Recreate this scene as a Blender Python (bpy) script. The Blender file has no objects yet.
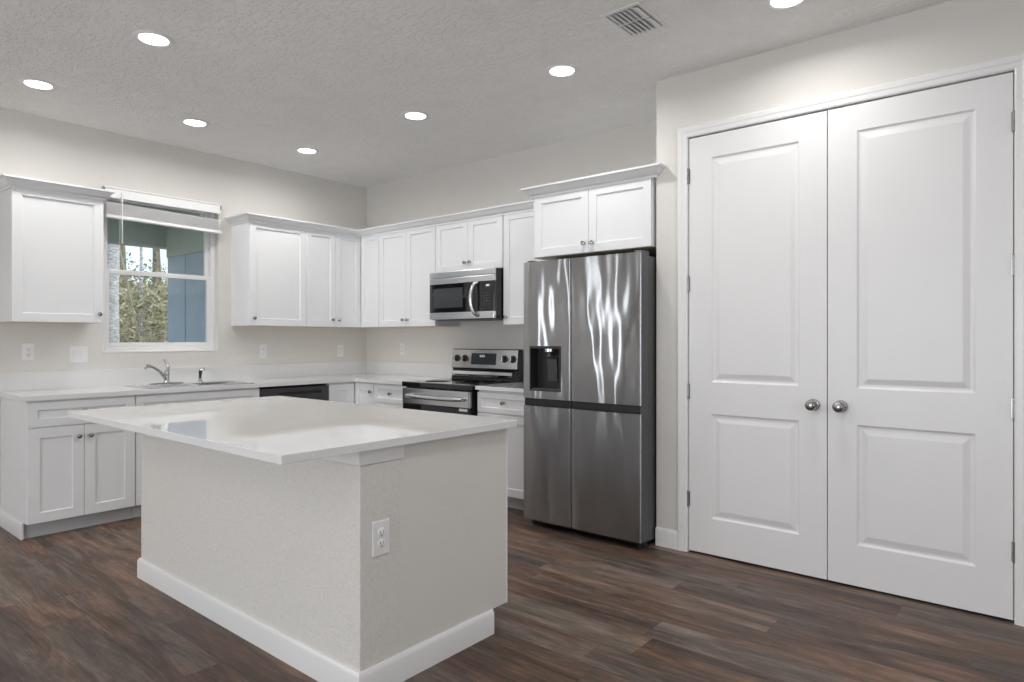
import bpy, bmesh, math, random
from mathutils import Vector, Matrix, noise
random.seed(7)
D = bpy.data
S = bpy.context.scene
COL = S.collection
PI = math.pi

# ------------------------------------------------------------------ camera
cam = D.cameras.new('camera')
cam.sensor_width = 36.0
cam.lens = 655.0 * 36.0 / 1024.0
cam.shift_y = -1.8 / 1024.0
cam.clip_start = 0.05
cam.clip_end = 200
camo = D.objects.new('camera', cam)
COL.objects.link(camo)
camo.location = (5.589, -4.3305, 1.2739)
camo.rotation_euler = (PI / 2, 0, math.radians(90 - 50.28))
S.camera = camo

# ------------------------------------------------------------------ colour management
S.view_settings.view_transform = 'Standard'
S.view_settings.look = 'None'
S.view_settings.gamma = 1.0
S.view_settings.use_curve_mapping = False
S.view_settings.exposure = 0.06
S.cycles.use_denoising = True
S.cycles.max_bounces = 10
S.cycles.diffuse_bounces = 6
S.cycles.glossy_bounces = 5
S.cycles.transmission_bounces = 6
S.cycles.transparent_max_bounces = 12
S.cycles.caustics_reflective = False
S.cycles.caustics_refractive = False
S.cycles.sample_clamp_indirect = 6.0

# ------------------------------------------------------------------ world, sun, added daylight lamps
W = D.worlds.new('sky')
S.world = W
W.use_nodes = True
wn = W.node_tree.nodes
wl = W.node_tree.links
bg = wn['Background']
bg.inputs['Color'].default_value = (0.74, 0.85, 1.0, 1)
bg.inputs['Strength'].default_value = 1.5

def sun(name, direction, strength, color=(1, 0.95, 0.86)):
    l = D.lights.new(name, 'SUN')
    l.energy = strength
    l.color = color
    l.angle = math.radians(1.0)
    o = D.objects.new(name, l)
    COL.objects.link(o)
    o.rotation_euler = (-Vector(direction)).to_track_quat('-Z', 'Y').to_euler()
    return o
sun('sun', (0.45, 0.75, 0.9), 1.6)      # direction towards the sun: over the roof, onto the woods

def area(name, loc, face, w, h, power, color=(1, 1, 1), spread=180):
    l = D.lights.new(name, 'AREA')
    l.shape = 'RECTANGLE'
    l.size = w
    l.size_y = h
    l.energy = power
    l.color = color
    l.spread = math.radians(spread)
    o = D.objects.new(name, l)
    COL.objects.link(o)
    o.location = loc
    o.rotation_euler = Vector(face).to_track_quat('-Z', 'Y').to_euler()
    return o
ROOM_X, ROOM_Y, H = 9.2, -9.2, 2.868
area('added_daylight_rear', (4.1, ROOM_Y - 0.12, 1.2), (0, 1, 0), 3.4, 2.2, 138, (0.97, 0.985, 1.0))  # added area lamp outside the unseen rear opening, standing in for daylight
area('added_daylight_side', (ROOM_X + 0.12, -4.2, 1.45), (-1, 0, 0), 2.8, 1.5, 30, (0.97, 0.985, 1.0))  # added lamp behind the unseen side opening, tuned to brighten the room
area('added_daylight_dining', (-0.12, -6.6, 1.15), (1, 0, 0), 0.8, 2.1, 30, (0.97, 0.985, 1.0))  # added lamp at the unseen dining opening, for the streaks in the fridge
LAMP_POWER = 3.15

# ------------------------------------------------------------------ materials
def nodes_of(name):
    m = D.materials.new(name)
    m.use_nodes = True
    nt = m.node_tree
    return m, nt.nodes, nt.links, nt.nodes['Principled BSDF']

def mat(name, col, rough=0.5, metal=0.0, var=0.02, vscale=6.0, bump=None, coat=0.0, spec=0.5, stretch=(1, 1, 1), aniso=0.0):
    """principled material with a faint procedural colour variation; bump = list of (scale, strength, distance, stretch)"""
    m, n, l, p = nodes_of(name)
    p.inputs['Roughness'].default_value = rough
    p.inputs['Metallic'].default_value = metal
    p.inputs['Coat Weight'].default_value = coat
    p.inputs['Specular IOR Level'].default_value = spec
    p.inputs['Anisotropic'].default_value = aniso
    tc = n.new('ShaderNodeTexCoord')
    mp = n.new('ShaderNodeMapping')
    mp.inputs['Scale'].default_value = stretch
    l.new(tc.outputs['Object'], mp.inputs['Vector'])
    nz = n.new('ShaderNodeTexNoise')
    nz.inputs['Scale'].default_value = vscale
    nz.inputs['Detail'].default_value = 3
    l.new(mp.outputs['Vector'], nz.inputs['Vector'])
    cr = n.new('ShaderNodeValToRGB')
    a = [max(0, c * (1 - var)) for c in col]
    b = [min(1, c * (1 + var)) for c in col]
    cr.color_ramp.elements[0].color = (*a, 1)
    cr.color_ramp.elements[1].color = (*b, 1)
    cr.color_ramp.elements[0].position = 0.3
    cr.color_ramp.elements[1].position = 0.7
    l.new(nz.outputs['Fac'], cr.inputs['Fac'])
    l.new(cr.outputs['Color'], p.inputs['Base Color'])
    if aniso > 0.5:
        tg = n.new('ShaderNodeTangent')
        tg.direction_type = 'RADIAL'
        tg.axis = 'Z'
        l.new(tg.outputs[0], p.inputs['Tangent'])
        p.inputs['Anisotropic Rotation'].default_value = 0.25
    prev = None
    for (sc, st, dist, stv, kind) in (bump or []):
        mp2 = n.new('ShaderNodeMapping')
        mp2.inputs['Scale'].default_value = stv
        if kind == 'smooth':
            mp2.inputs['Rotation'].default_value = (0, math.radians(28), 0)
        l.new(tc.outputs['Object'], mp2.inputs['Vector'])
        t = n.new('ShaderNodeTexNoise')
        t.inputs['Scale'].default_value = sc
        t.inputs['Detail'].default_value = 2 if kind == 'smooth' else 4
        t.inputs['Roughness'].default_value = 0.45
        l.new(mp2.outputs['Vector'], t.inputs['Vector'])
        src = t.outputs['Fac']
        if kind == 'knock':
            r = n.new('ShaderNodeValToRGB')
            r.color_ramp.elements[0].position = 0.47
            r.color_ramp.elements[1].position = 0.56
            l.new(src, r.inputs['Fac'])
            src = r.outputs['Color']
        b_ = n.new('ShaderNodeBump')
        b_.inputs['Strength'].default_value = st
        b_.inputs['Distance'].default_value = dist
        l.new(src, b_.inputs['Height'])
        if prev:
            l.new(prev, b_.inputs['Normal'])
        prev = b_.outputs['Normal']
    if prev:
        l.new(prev, p.inputs['Normal'])
    return m

U1 = (1, 1, 1)
M = {}
M['wall'] = mat('wall_paint', (0.70, 0.683, 0.652), 0.75, var=0.012, bump=[(60, 0.5, 0.0022, U1, 'fine')], spec=0.25)
M['half_wall'] = mat('textured_wall_paint', (0.695, 0.678, 0.647), 0.75, var=0.035, vscale=60, bump=[(95, 0.75, 0.004, U1, 'fine')], spec=0.25)
M['ceiling'] = mat('ceiling_knockdown', (0.89, 0.88, 0.865), 0.85, var=0.02, bump=[(26, 0.8, 0.005, (1, 1.5, 1), 'knock')], spec=0.2)
M['trim'] = mat('trim_paint', (0.80, 0.80, 0.80), 0.32, var=0.006)
M['cabinet'] = mat('cabinet_white', (0.785, 0.797, 0.81), 0.34, var=0.006)
M['toe'] = mat('toe_kick_grey', (0.50, 0.51, 0.52), 0.45, var=0.02)  # toe kicks set greyer than the cabinet white
M['maple'] = mat('maple_underside', (0.74, 0.64, 0.50), 0.55, var=0.08, vscale=4, stretch=(1, 12, 1))
M['door'] = mat('door_paint', (0.775, 0.775, 0.780), 0.36, var=0.006)
M['quartz'] = mat('white_quartz', (0.76, 0.765, 0.77), 0.035, var=0.012, vscale=14, coat=0.3, spec=0.6)
M['plastic'] = mat('white_plastic', (0.82, 0.82, 0.82), 0.35, var=0.006)
M['slot'] = mat('slot_dark', (0.03, 0.03, 0.03), 0.6)
M['nickel'] = mat('satin_nickel', (0.36, 0.36, 0.36), 0.24, 1.0)
M['knobnickel'] = mat('polished_nickel', (0.40, 0.40, 0.40), 0.14, 1.0)
M['chrome'] = mat('chrome', (0.62, 0.62, 0.63), 0.08, 1.0)
M['steel'] = mat('brushed_steel', (0.40, 0.407, 0.42), 0.21, 1.0, var=0.03, vscale=30, stretch=(1, 1, 20),
                 bump=[(1.0, 0.9, 0.045, (3.6, 1, 0.9), 'smooth')], aniso=1.0)
M['steel_plain'] = mat('stainless_trim', (0.70, 0.70, 0.70), 0.22, 1.0, var=0.03, vscale=30, stretch=(1, 1, 25))
M['fridge_side'] = mat('painted_grey_steel', (0.115, 0.117, 0.12), 0.42, 0.4)
M['black'] = mat('black_enamel', (0.012, 0.012, 0.013), 0.18)
M['blackmatte'] = mat('black_plastic', (0.02, 0.02, 0.021), 0.45)
M['glassblack'] = mat('black_glass', (0.008, 0.008, 0.009), 0.03, spec=0.8)
M['darkgrey'] = mat('charcoal_plastic', (0.06, 0.062, 0.065), 0.35)
M['display'] = mat('display_panel', (0.05, 0.055, 0.06), 0.12)
M['dwasher'] = mat('dishwasher_black', (0.05, 0.05, 0.052), 0.3)
M['duct'] = mat('duct_grey', (0.5, 0.5, 0.5), 0.6)
M['label'] = mat('paper_label', (0.8, 0.8, 0.78), 0.6)
M['blind'] = mat('blind_vinyl', (0.88, 0.88, 0.88), 0.4)
M['vinyl'] = mat('window_vinyl', (0.80, 0.80, 0.80), 0.35)
M['bark_pale'] = mat('pale_pine_bark', (0.64, 0.61, 0.60), 0.9, var=0.35, vscale=16, stretch=(1, 1, 2.2), bump=[(20, 0.8, 0.02, (1, 1, 2), 'knock')])
M['twig'] = mat('twig_tan', (0.36, 0.31, 0.22), 0.8, var=0.3, vscale=4)
M['bark'] = mat('grey_bark', (0.26, 0.21, 0.16), 0.9, var=0.4, vscale=12)
M['leaf'] = mat('leaf_olive', (0.20, 0.24, 0.08), 0.7, var=0.6, vscale=2.5)
M['leaf_yellow'] = mat('leaf_yellow', (0.44, 0.36, 0.12), 0.7, var=0.5, vscale=2.5)
M['brush'] = mat('dry_brush', (0.44, 0.385, 0.25), 0.8, var=0.6, vscale=3)
M['ground'] = mat('ground_leaf_litter', (0.22, 0.19, 0.12), 0.9, var=0.4, vscale=2)
M['stucco_green'] = mat('green_stucco', (0.42, 0.46, 0.39), 0.85, var=0.06, bump=[(50, 0.5, 0.004, U1, 'fine')])
M['stucco_blue'] = mat('blue_grey_stucco', (0.37, 0.425, 0.48), 0.85, var=0.06, bump=[(50, 0.5, 0.004, U1, 'fine')])
M['concrete'] = mat('porch_concrete', (0.5, 0.5, 0.48), 0.8, var=0.08)

def emit_mat(name, col, st):
    m, n, l, p = nodes_of(name)
    nz = n.new('ShaderNodeTexNoise')
    nz.inputs['Scale'].default_value = 3
    mx = n.new('ShaderNodeMixRGB')
    mx.inputs['Color1'].default_value = (*col, 1)
    mx.inputs['Color2'].default_value = (*[c * 0.96 for c in col], 1)
    l.new(nz.outputs['Fac'], mx.inputs['Fac'])
    l.new(mx.outputs['Color'], p.inputs['Emission Color'])
    p.inputs['Base Color'].default_value = (0.9, 0.9, 0.9, 1)
    p.inputs['Emission Strength'].default_value = st
    return m
M['lens'] = emit_mat('lamp_lens', (1.0, 0.985, 0.96), 12.0)

def glass_mat():
    m = D.materials.new('window_glass')
    m.use_nodes = True
    n, l = m.node_tree.nodes, m.node_tree.links
    n.clear()
    out = n.new('ShaderNodeOutputMaterial')
    mix = n.new('ShaderNodeMixShader')
    tr = n.new('ShaderNodeBsdfTransparent')
    tr.inputs['Color'].default_value = (0.95, 0.97, 0.96, 1)
    gl = n.new('ShaderNodeBsdfGlossy')
    gl.inputs['Roughness'].default_value = 0.01
    fr = n.new('ShaderNodeFresnel')
    fr.inputs['IOR'].default_value = 1.45
    l.new(fr.outputs['Fac'], mix.inputs['Fac'])
    l.new(tr.outputs[0], mix.inputs[1])
    l.new(gl.outputs[0], mix.inputs[2])
    l.new(mix.outputs[0], out.inputs['Surface'])
    return m
M['glass'] = glass_mat()

def floor_mat():
    m, n, l, p = nodes_of('plank_floor')
    def math_(op, a, b=None, c=None):
        q = n.new('ShaderNodeMath')
        q.operation = op
        for i, v in enumerate((a, b, c)):
            if v is None:
                continue
            if isinstance(v, (int, float)):
                q.inputs[i].default_value = v
            else:
                l.new(v, q.inputs[i])
        return q.outputs[0]
    tc = n.new('ShaderNodeTexCoord')
    sp = n.new('ShaderNodeSeparateXYZ')
    l.new(tc.outputs['Object'], sp.inputs[0])
    PW, PL = 0.182, 1.25
    ry = math_('DIVIDE', math_('ADD', sp.outputs['Y'], 40.02), PW)
    row = math_('FLOOR', ry)
    wn_ = n.new('ShaderNodeTexWhiteNoise')
    wn_.noise_dimensions = '1D'
    l.new(row, wn_.inputs['W'])
    rx = math_('DIVIDE', math_('ADD', math_('ADD', sp.outputs['X'], 40.0), math_('MULTIPLY', wn_.outputs['Value'], PL)), PL)
    col = math_('FLOOR', rx)
    cmb = n.new('ShaderNodeCombineXYZ')
    l.new(col, cmb.inputs[0])
    l.new(row, cmb.inputs[1])
    pid = n.new('ShaderNodeTexWhiteNoise')
    pid.noise_dimensions = '2D'
    l.new(cmb.outputs[0], pid.inputs['Vector'])
    # grain, shifted per plank
    shift = n.new('ShaderNodeCombineXYZ')
    l.new(math_('MULTIPLY', pid.outputs['Value'], 37.0), shift.inputs[0])
    l.new(math_('MULTIPLY', pid.outputs['Value'], 91.0), shift.inputs[1])
    va = n.new('ShaderNodeVectorMath')
    va.operation = 'ADD'
    l.new(tc.outputs['Object'], va.inputs[0])
    l.new(shift.outputs[0], va.inputs[1])
    def nz(scale, st, det=4, rough=0.6, dist=0.0):
        mp = n.new('ShaderNodeMapping')
        mp.inputs['Scale'].default_value = st
        l.new(va.outputs[0], mp.inputs['Vector'])
        t = n.new('ShaderNodeTexNoise')
        t.inputs['Scale'].default_value = scale
        t.inputs['Detail'].default_value = det
        t.inputs['Roughness'].default_value = rough
        t.inputs['Distortion'].default_value = dist
        l.new(mp.outputs['Vector'], t.inputs['Vector'])
        return t.outputs['Fac']
    blotch = nz(1.0, (1.7, 10.0, 1), 6, 0.70, 0.5)
    grain = nz(1.0, (5.0, 85.0, 1), 6, 0.75)
    hue = nz(1.0, (0.8, 3.2, 1), 3, 0.5)
    r1 = n.new('ShaderNodeValToRGB')          # dark to mid brown
    e = r1.color_ramp.elements
    e[0].position, e[0].color = 0.38, (0.022, 0.016, 0.013, 1)
    e[1].position, e[1].color = 0.68, (0.25, 0.195, 0.150, 1)
    e.new(0.51).color = (0.092, 0.066, 0.050, 1)
    mixv = math_('ADD', math_('MULTIPLY', blotch, 0.60), math_('ADD', math_('MULTIPLY', grain, 0.34), math_('MULTIPLY', pid.outputs['Value'], 0.09)))
    l.new(mixv, r1.inputs['Fac'])
    r2 = n.new('ShaderNodeValToRGB')          # hue: grey against reddish brown
    e = r2.color_ramp.elements
    e[0].position, e[0].color = 0.40, (0.96, 0.985, 1.04, 1)
    e[1].position, e[1].color = 0.62, (1.28, 0.97, 0.80, 1)
    l.new(hue, r2.inputs['Fac'])
    mul = n.new('ShaderNodeMixRGB')
    mul.blend_type = 'MULTIPLY'
    mul.inputs['Fac'].default_value = 1
    l.new(r1.outputs['Color'], mul.inputs['Color1'])
    l.new(r2.outputs['Color'], mul.inputs['Color2'])
    # seams
    fy = math_('FRACT', ry)
    fx = math_('FRACT', rx)
    dy = math_('MULTIPLY', math_('MINIMUM', fy, math_('SUBTRACT', 1.0, fy)), PW)
    dx = math_('MULTIPLY', math_('MINIMUM', fx, math_('SUBTRACT', 1.0, fx)), PL)
    d = math_('MINIMUM', dx, dy)
    seam = math_('LESS_THAN', d, 0.0012)
    mx = n.new('ShaderNodeMixRGB')
    l.new(math_('MULTIPLY', seam, 0.55), mx.inputs['Fac'])
    l.new(mul.outputs['Color'], mx.inputs['Color1'])
    mx.inputs['Color2'].default_value = (0.02, 0.016, 0.014, 1)
    l.new(mx.outputs['Color'], p.inputs['Base Color'])
    p.inputs['Roughness'].default_value = 0.42
    p.inputs['Specular IOR Level'].default_value = 0.45
    b = n.new('ShaderNodeBump')
    b.inputs['Strength'].default_value = 0.35
    b.inputs['Distance'].default_value = 0.002
    l.new(grain, b.inputs['Height'])
    l.new(b.outputs['Normal'], p.inputs['Normal'])
    return m
M['floor'] = floor_mat()

# ------------------------------------------------------------------ mesh helpers
Z = Vector((0, 0, 1))
class Fr:
    """local frame: a along U, b up, c outward along N"""
    def __init__(s, o, u, n):
        s.o, s.u, s.n = Vector(o), Vector(u), Vector(n)
    def __call__(s, a, b, c):
        return s.o + s.u * a + Z * b + s.n * c
WX = Fr((0, 0, 0), (0, 1, 0), (1, 0, 0))      # on the window wall: a = y, outward +x
WY = Fr((0, 0, 0), (1, 0, 0), (0, -1, 0))     # on the range wall: a = x, outward -y
ID = Fr((0, 0, 0), (1, 0, 0), (0, 1, 0))

def BM():
    return bmesh.new()

def box(bm, x0, x1, y0, y1, z0, z1):
    vs = [bm.verts.new((x, y, z)) for x in (x0, x1) for y in (y0, y1) for z in (z0, z1)]
    for f in ((0, 1, 3, 2), (4, 6, 7, 5), (0, 4, 5, 1), (2, 3, 7, 6), (0, 2, 6, 4), (1, 5, 7, 3)):
        bm.faces.new([vs[i] for i in f])
    return bm

def fbox(bm, fr, a0, a1, b0, b1, c0, c1):
    vs = [bm.verts.new(fr(a, b, c)) for a in (a0, a1) for b in (b0, b1) for c in (c0, c1)]
    for f in ((0, 1, 3, 2), (4, 6, 7, 5), (0, 4, 5, 1), (2, 3, 7, 6), (0, 2, 6, 4), (1, 5, 7, 3)):
        bm.faces.new([vs[i] for i in f])
    return bm

def prism(bm, fr, pts, a0, a1):
    """profile pts (c, b) extruded along a"""
    A = [bm.verts.new(fr(a0, b, c)) for c, b in pts]
    B = [bm.verts.new(fr(a1, b, c)) for c, b in pts]
    k = len(pts)
    for i in range(k):
        bm.faces.new((A[i], A[(i + 1) % k], B[(i + 1) % k], B[i]))
    bm.faces.new(A)
    bm.faces.new(list(reversed(B)))
    return bm

def lathe(bm, o, axis, prof, seg=24):
    """prof: list of (radius, distance along axis) from o"""
    o, axis = Vector(o), Vector(axis).normalized()
    t = Vector((0, 0, 1)) if abs(axis.z) < 0.9 else Vector((1, 0, 0))
    u = axis.cross(t).normalized()
    v = axis.cross(u)
    rings = []
    for r, d in prof:
        if r < 1e-6:
            rings.append([bm.verts.new(o + axis * d)])
        else:
            rings.append([bm.verts.new(o + axis * d + (u * math.cos(2 * PI * k / seg) + v * math.sin(2 * PI * k / seg)) * r) for k in range(seg)])
    for A, B in zip(rings, rings[1:]):
        for k in range(seg):
            if len(A) == 1 and len(B) == 1:
                break
            if len(A) == 1:
                bm.faces.new((A[0], B[k], B[(k + 1) % seg]))
            elif len(B) == 1:
                bm.faces.new((A[k], A[(k + 1) % seg], B[0]))
            else:
                bm.faces.new((A[k], A[(k + 1) % seg], B[(k + 1) % seg], B[k]))
    if len(rings[0]) > 1:
        bm.faces.new(rings[0])
    if len(rings[-1]) > 1:
        bm.faces.new(rings[-1])
    return bm

def tube(bm, pts, rads, seg=12, flat=1.0):
    pts = [Vector(p) for p in pts]
    if isinstance(rads, (int, float)):
        rads = [rads] * len(pts)
    rings = []
    ref = None
    for i, p in enumerate(pts):
        t = (pts[min(i + 1, len(pts) - 1)] - pts[max(i - 1, 0)]).normalized()
        if ref is None:
            ref = Vector((0, 0, 1)) if abs(t.z) < 0.8 else Vector((1, 0, 0))
        u = (ref - t * ref.dot(t)).normalized()
        ref = u
        v = t.cross(u)
        rings.append([bm.verts.new(p + (u * math.cos(2 * PI * k / seg) * flat + v * math.sin(2 * PI * k / seg)) * rads[i]) for k in range(seg)])
    for A, B in zip(rings, rings[1:]):
        for k in range(seg):
            bm.faces.new((A[k], A[(k + 1) % seg], B[(k + 1) % seg], B[k]))
    bm.faces.new(rings[0])
    bm.faces.new(rings[-1])
    return bm

def smooth_path(pts, n=6):
    P = [Vector(p) for p in pts]
    P = [P[0] * 2 - P[1]] + P + [P[-1] * 2 - P[-2]]
    out = []
    for i in range(1, len(P) - 2):
        for k in range(n):
            t = k / n
            a, b, c, d = P[i - 1], P[i], P[i + 1], P[i + 2]
            out.append(0.5 * ((2 * b) + (c - a) * t + (2 * a - 5 * b + 4 * c - d) * t * t + (3 * b - a - 3 * c + d) * t ** 3))
    out.append(P[-2])
    return out

def sweep(bm, path, prof, close=True):
    """horizontal moulding: path [(x, y)], prof [(out, z)] where out is to the right of travel"""
    n = len(path)
    rings = []
    for i in range(n):
        p = Vector(path[i])
        def nrm(a, b):
            d = (Vector(b) - Vector(a)).normalized()
            return Vector((d.y, -d.x))
        if i == 0:
            m = nrm(path[0], path[1])
        elif i == n - 1:
            m = nrm(path[-2], path[-1])
        else:
            n1, n2 = nrm(path[i - 1], path[i]), nrm(path[i], path[i + 1])
            m = (n1 + n2) / (1 + n1.dot(n2))
        rings.append([bm.verts.new((p.x + m.x * o, p.y + m.y * o, z)) for o, z in prof])
    k = len(prof)
    for A, B in zip(rings, rings[1:]):
        for j in range(k):
            bm.faces.new((A[j], A[(j + 1) % k], B[(j + 1) % k], B[j]))
    bm.faces.new(rings[0])
    bm.faces.new(rings[-1])
    return bm

def panel_door(bm, fr, a0, a1, b0, b1, c0, t, holes, loops):
    """slab with stepped rectangular panels on its outward face.
    holes: [(a0,a1,b0,b1)]; loops: [(inset, depth)] nested from the hole edge inwards"""
    As = sorted({a0, a1} | {h[0] for h in holes} | {h[1] for h in holes})
    Bs = sorted({b0, b1} | {h[2] for h in holes} | {h[3] for h in holes})
    cf = c0 + t
    cache = {}
    def v(a, b, c):
        k = (round(a, 5), round(b, 5), round(c, 5))
        if k not in cache:
            cache[k] = bm.verts.new(fr(a, b, c))
        return cache[k]
    for i in range(len(As) - 1):
        for j in range(len(Bs) - 1):
            cell = (As[i], As[i + 1], Bs[j], Bs[j + 1])
            ca, cb = (cell[0] + cell[1]) / 2, (cell[2] + cell[3]) / 2
            if any(h[0] < ca < h[1] and h[2] < cb < h[3] for h in holes):
                continue
            bm.faces.new((v(cell[0], cell[2], cf), v(cell[1], cell[2], cf), v(cell[1], cell[3], cf), v(cell[0], cell[3], cf)))
    for h in holes:
        prev = [v(h[0], h[2], cf), v(h[1], h[2], cf), v(h[1], h[3], cf), v(h[0], h[3], cf)]
        for ins, dep in loops:
            cur = [v(h[0] + ins, h[2] + ins, cf - dep), v(h[1] - ins, h[2] + ins, cf - dep), v(h[1] - ins, h[3] - ins, cf - dep), v(h[0] + ins, h[3] - ins, cf - dep)]
            for q in range(4):
                bm.faces.new((prev[q], prev[(q + 1) % 4], cur[(q + 1) % 4], cur[q]))
            prev = cur
        bm.faces.new(prev)
    # sides and back
    def side(seq):
        for p, q in zip(seq, seq[1:]):
            bm.faces.new((v(*p, cf), v(*q, cf), v(*q, c0), v(*p, c0)))
    side([(a, b0) for a in As])
    side([(a1, b) for b in Bs])
    side([(a, b1) for a in reversed(As)])
    side([(a0, b) for b in reversed(Bs)])
    ring = [(a, b0) for a in As] + [(a1, b) for b in Bs[1:]] + [(a, b1) for a in list(reversed(As))[1:]] + [(a0, b) for b in list(reversed(Bs))[1:-1]]
    bm.faces.new([v(*p, c0) for p in ring])
    return bm

def obj(name, bm, m, parent=None, bevel=0.0, smooth=False, seg=2):
    bmesh.ops.recalc_face_normals(bm, faces=bm.faces)
    me = D.meshes.new(name)
    if parent is not None:
        w = Vector((0, 0, 0))
        q = parent
        while q is not None:
            w += q.location
            q = q.parent
        bmesh.ops.translate(bm, verts=bm.verts, vec=-w)
    bm.to_mesh(me)
    bm.free()
    me.materials.append(m)
    o = D.objects.new(name, me)
    COL.objects.link(o)
    if parent is not None:
        o.parent = parent
    if smooth:
        me.polygons.foreach_set('use_smooth', [True] * len(me.polygons))
        try:
            me.set_sharp_from_angle(angle=math.radians(38))
        except Exception:
            pass
    if bevel > 0:
        md = o.modifiers.new('bevel', 'BEVEL')
        md.width = bevel
        md.segments = seg
        md.limit_method = 'ANGLE'
        md.angle_limit = math.radians(35)
    return o

def tag(o, label, cat, group=None, kind=None):
    if label: o['label'] = label
    if cat: o['category'] = cat
    if group: o['group'] = group
    if kind: o['kind'] = kind
    return o

def thing(name, loc, label, cat, group=None):
    o = D.objects.new(name, None)
    o.empty_display_size = 0.1
    COL.objects.link(o)
    o.location = loc
    return tag(o, label, cat, group)

def struct(name, bm, m, parent=None, **k):
    o = obj(name, bm, m, parent, **k)
    if parent is None:
        o['kind'] = 'structure'
    return o

# ------------------------------------------------------------------ room shell
FY = -0.635           # pantry wall face
PX = 3.683            # pantry wall left edge
WY0, WY1, WZ0, WZ1 = -2.485, -1.590, 1.180, 2.430     # window opening
T = 0.15
struct('floor', box(BM(), -T, ROOM_X + T, ROOM_Y - T, T, -0.1, 0), M['floor'])
struct('ceiling', box(BM(), -T, ROOM_X + T, ROOM_Y - T, T, H, H + 0.12), M['ceiling'])
bm = BM()
box(bm, -T, 0, WY1, T, 0, H)
box(bm, -T, 0, WY0, WY1, 0, WZ0)
box(bm, -T, 0, WY0, WY1, WZ1, H)
DY0, DY1 = -7.05, -6.15                    # unseen dining opening, kept narrow to thin the streaks in the fridge
box(bm, -T, 0, DY1, WY0, 0, H)
box(bm, -T, 0, DY0, DY1, 2.2, H)
box(bm, -T, 0, ROOM_Y - T, DY0, 0, H)
struct('wall_left', bm, M['wall'])
struct('wall_back', box(BM(), 0, ROOM_X + T, 0, T, 0, H), M['wall'])
# pantry wall with its door opening
OX0, OX1, OZ = 3.886, 5.449, 2.486
bm = BM()
box(bm, PX, OX0, FY, FY + 0.115, 0, H)
box(bm, OX0, OX1, FY, FY + 0.115, OZ, H)
box(bm, OX1, ROOM_X, FY, FY + 0.115, 0, H)
box(bm, PX, PX + 0.115, FY + 0.115, 0, 0, H)
struct('wall_right', bm, M['wall'])
bm = BM()                                # wall on the living side with an unseen opening for its daylight lamp
box(bm, ROOM_X, ROOM_X + T, -2.8, 0, 0, H)
box(bm, ROOM_X, ROOM_X + T, ROOM_Y - T, -5.6, 0, H)
box(bm, ROOM_X, ROOM_X + T, -5.6, -2.8, 0, 0.7)
box(bm, ROOM_X, ROOM_X + T, -5.6, -2.8, 2.2, H)
struct('wall_far_right', bm, M['wall'])
bm = BM()
box(bm, 0, 2.4, ROOM_Y - T, ROOM_Y, 0, H)
box(bm, 5.8, ROOM_X, ROOM_Y - T, ROOM_Y, 0, H)
box(bm, 2.4, 5.8, ROOM_Y - T, ROOM_Y, 2.3, H)
box(bm, 2.4, 5.8, ROOM_Y - T, ROOM_Y, 0, 0.1)
struct('wall_rear', bm, M['wall'])

def baseprof(h=0.112, t=0.014):
    return [(0, 0), (t, 0), (t, h - 0.018), (t - 0.003, h - 0.008), (t * 0.45, h), (0, h)]
def baseboard(name, path):
    return struct(name, sweep(BM(), path, baseprof()), M['trim'], smooth=True)
baseboard('baseboard_right', [(PX, FY), (3.833, FY)])
baseboard('baseboard_far', [(5.51, FY), (ROOM_X, FY)])
baseboard('baseboard_left', [(0, DY1), (0, -3.14)])

# simple frames added to the unseen openings of the daylight lamps
def rear_frame(name, fr, a0, a1, b0, b1, c0, c1, splits):
    bm = BM()
    fbox(bm, fr, a0, a1, b0, b0 + 0.06, c0, c1)
    fbox(bm, fr, a0, a1, b1 - 0.06, b1, c0, c1)
    for a in [a0 + 0.03, a1 - 0.03] + splits:
        fbox(bm, fr, a - 0.03, a + 0.03, b0 + 0.06, b1 - 0.06, c0, c1)
    return struct(name, bm, M['vinyl'])
rear_frame('unseen_window_rear', Fr((0, ROOM_Y, 0), (1, 0, 0), (0, -1, 0)), 2.4, 5.8, 0.1, 2.3, 0.02, 0.08, [4.1])
rear_frame('unseen_window_side', Fr((ROOM_X, 0, 0), (0, 1, 0), (1, 0, 0)), -5.6, -2.8, 0.7, 2.2, 0.02, 0.08, [-4.2])
rear_frame('unseen_window_dining', Fr((0, 0, 0), (0, 1, 0), (-1, 0, 0)), DY0, DY1, 0.0, 2.2, 0.02, 0.08, [])

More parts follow.
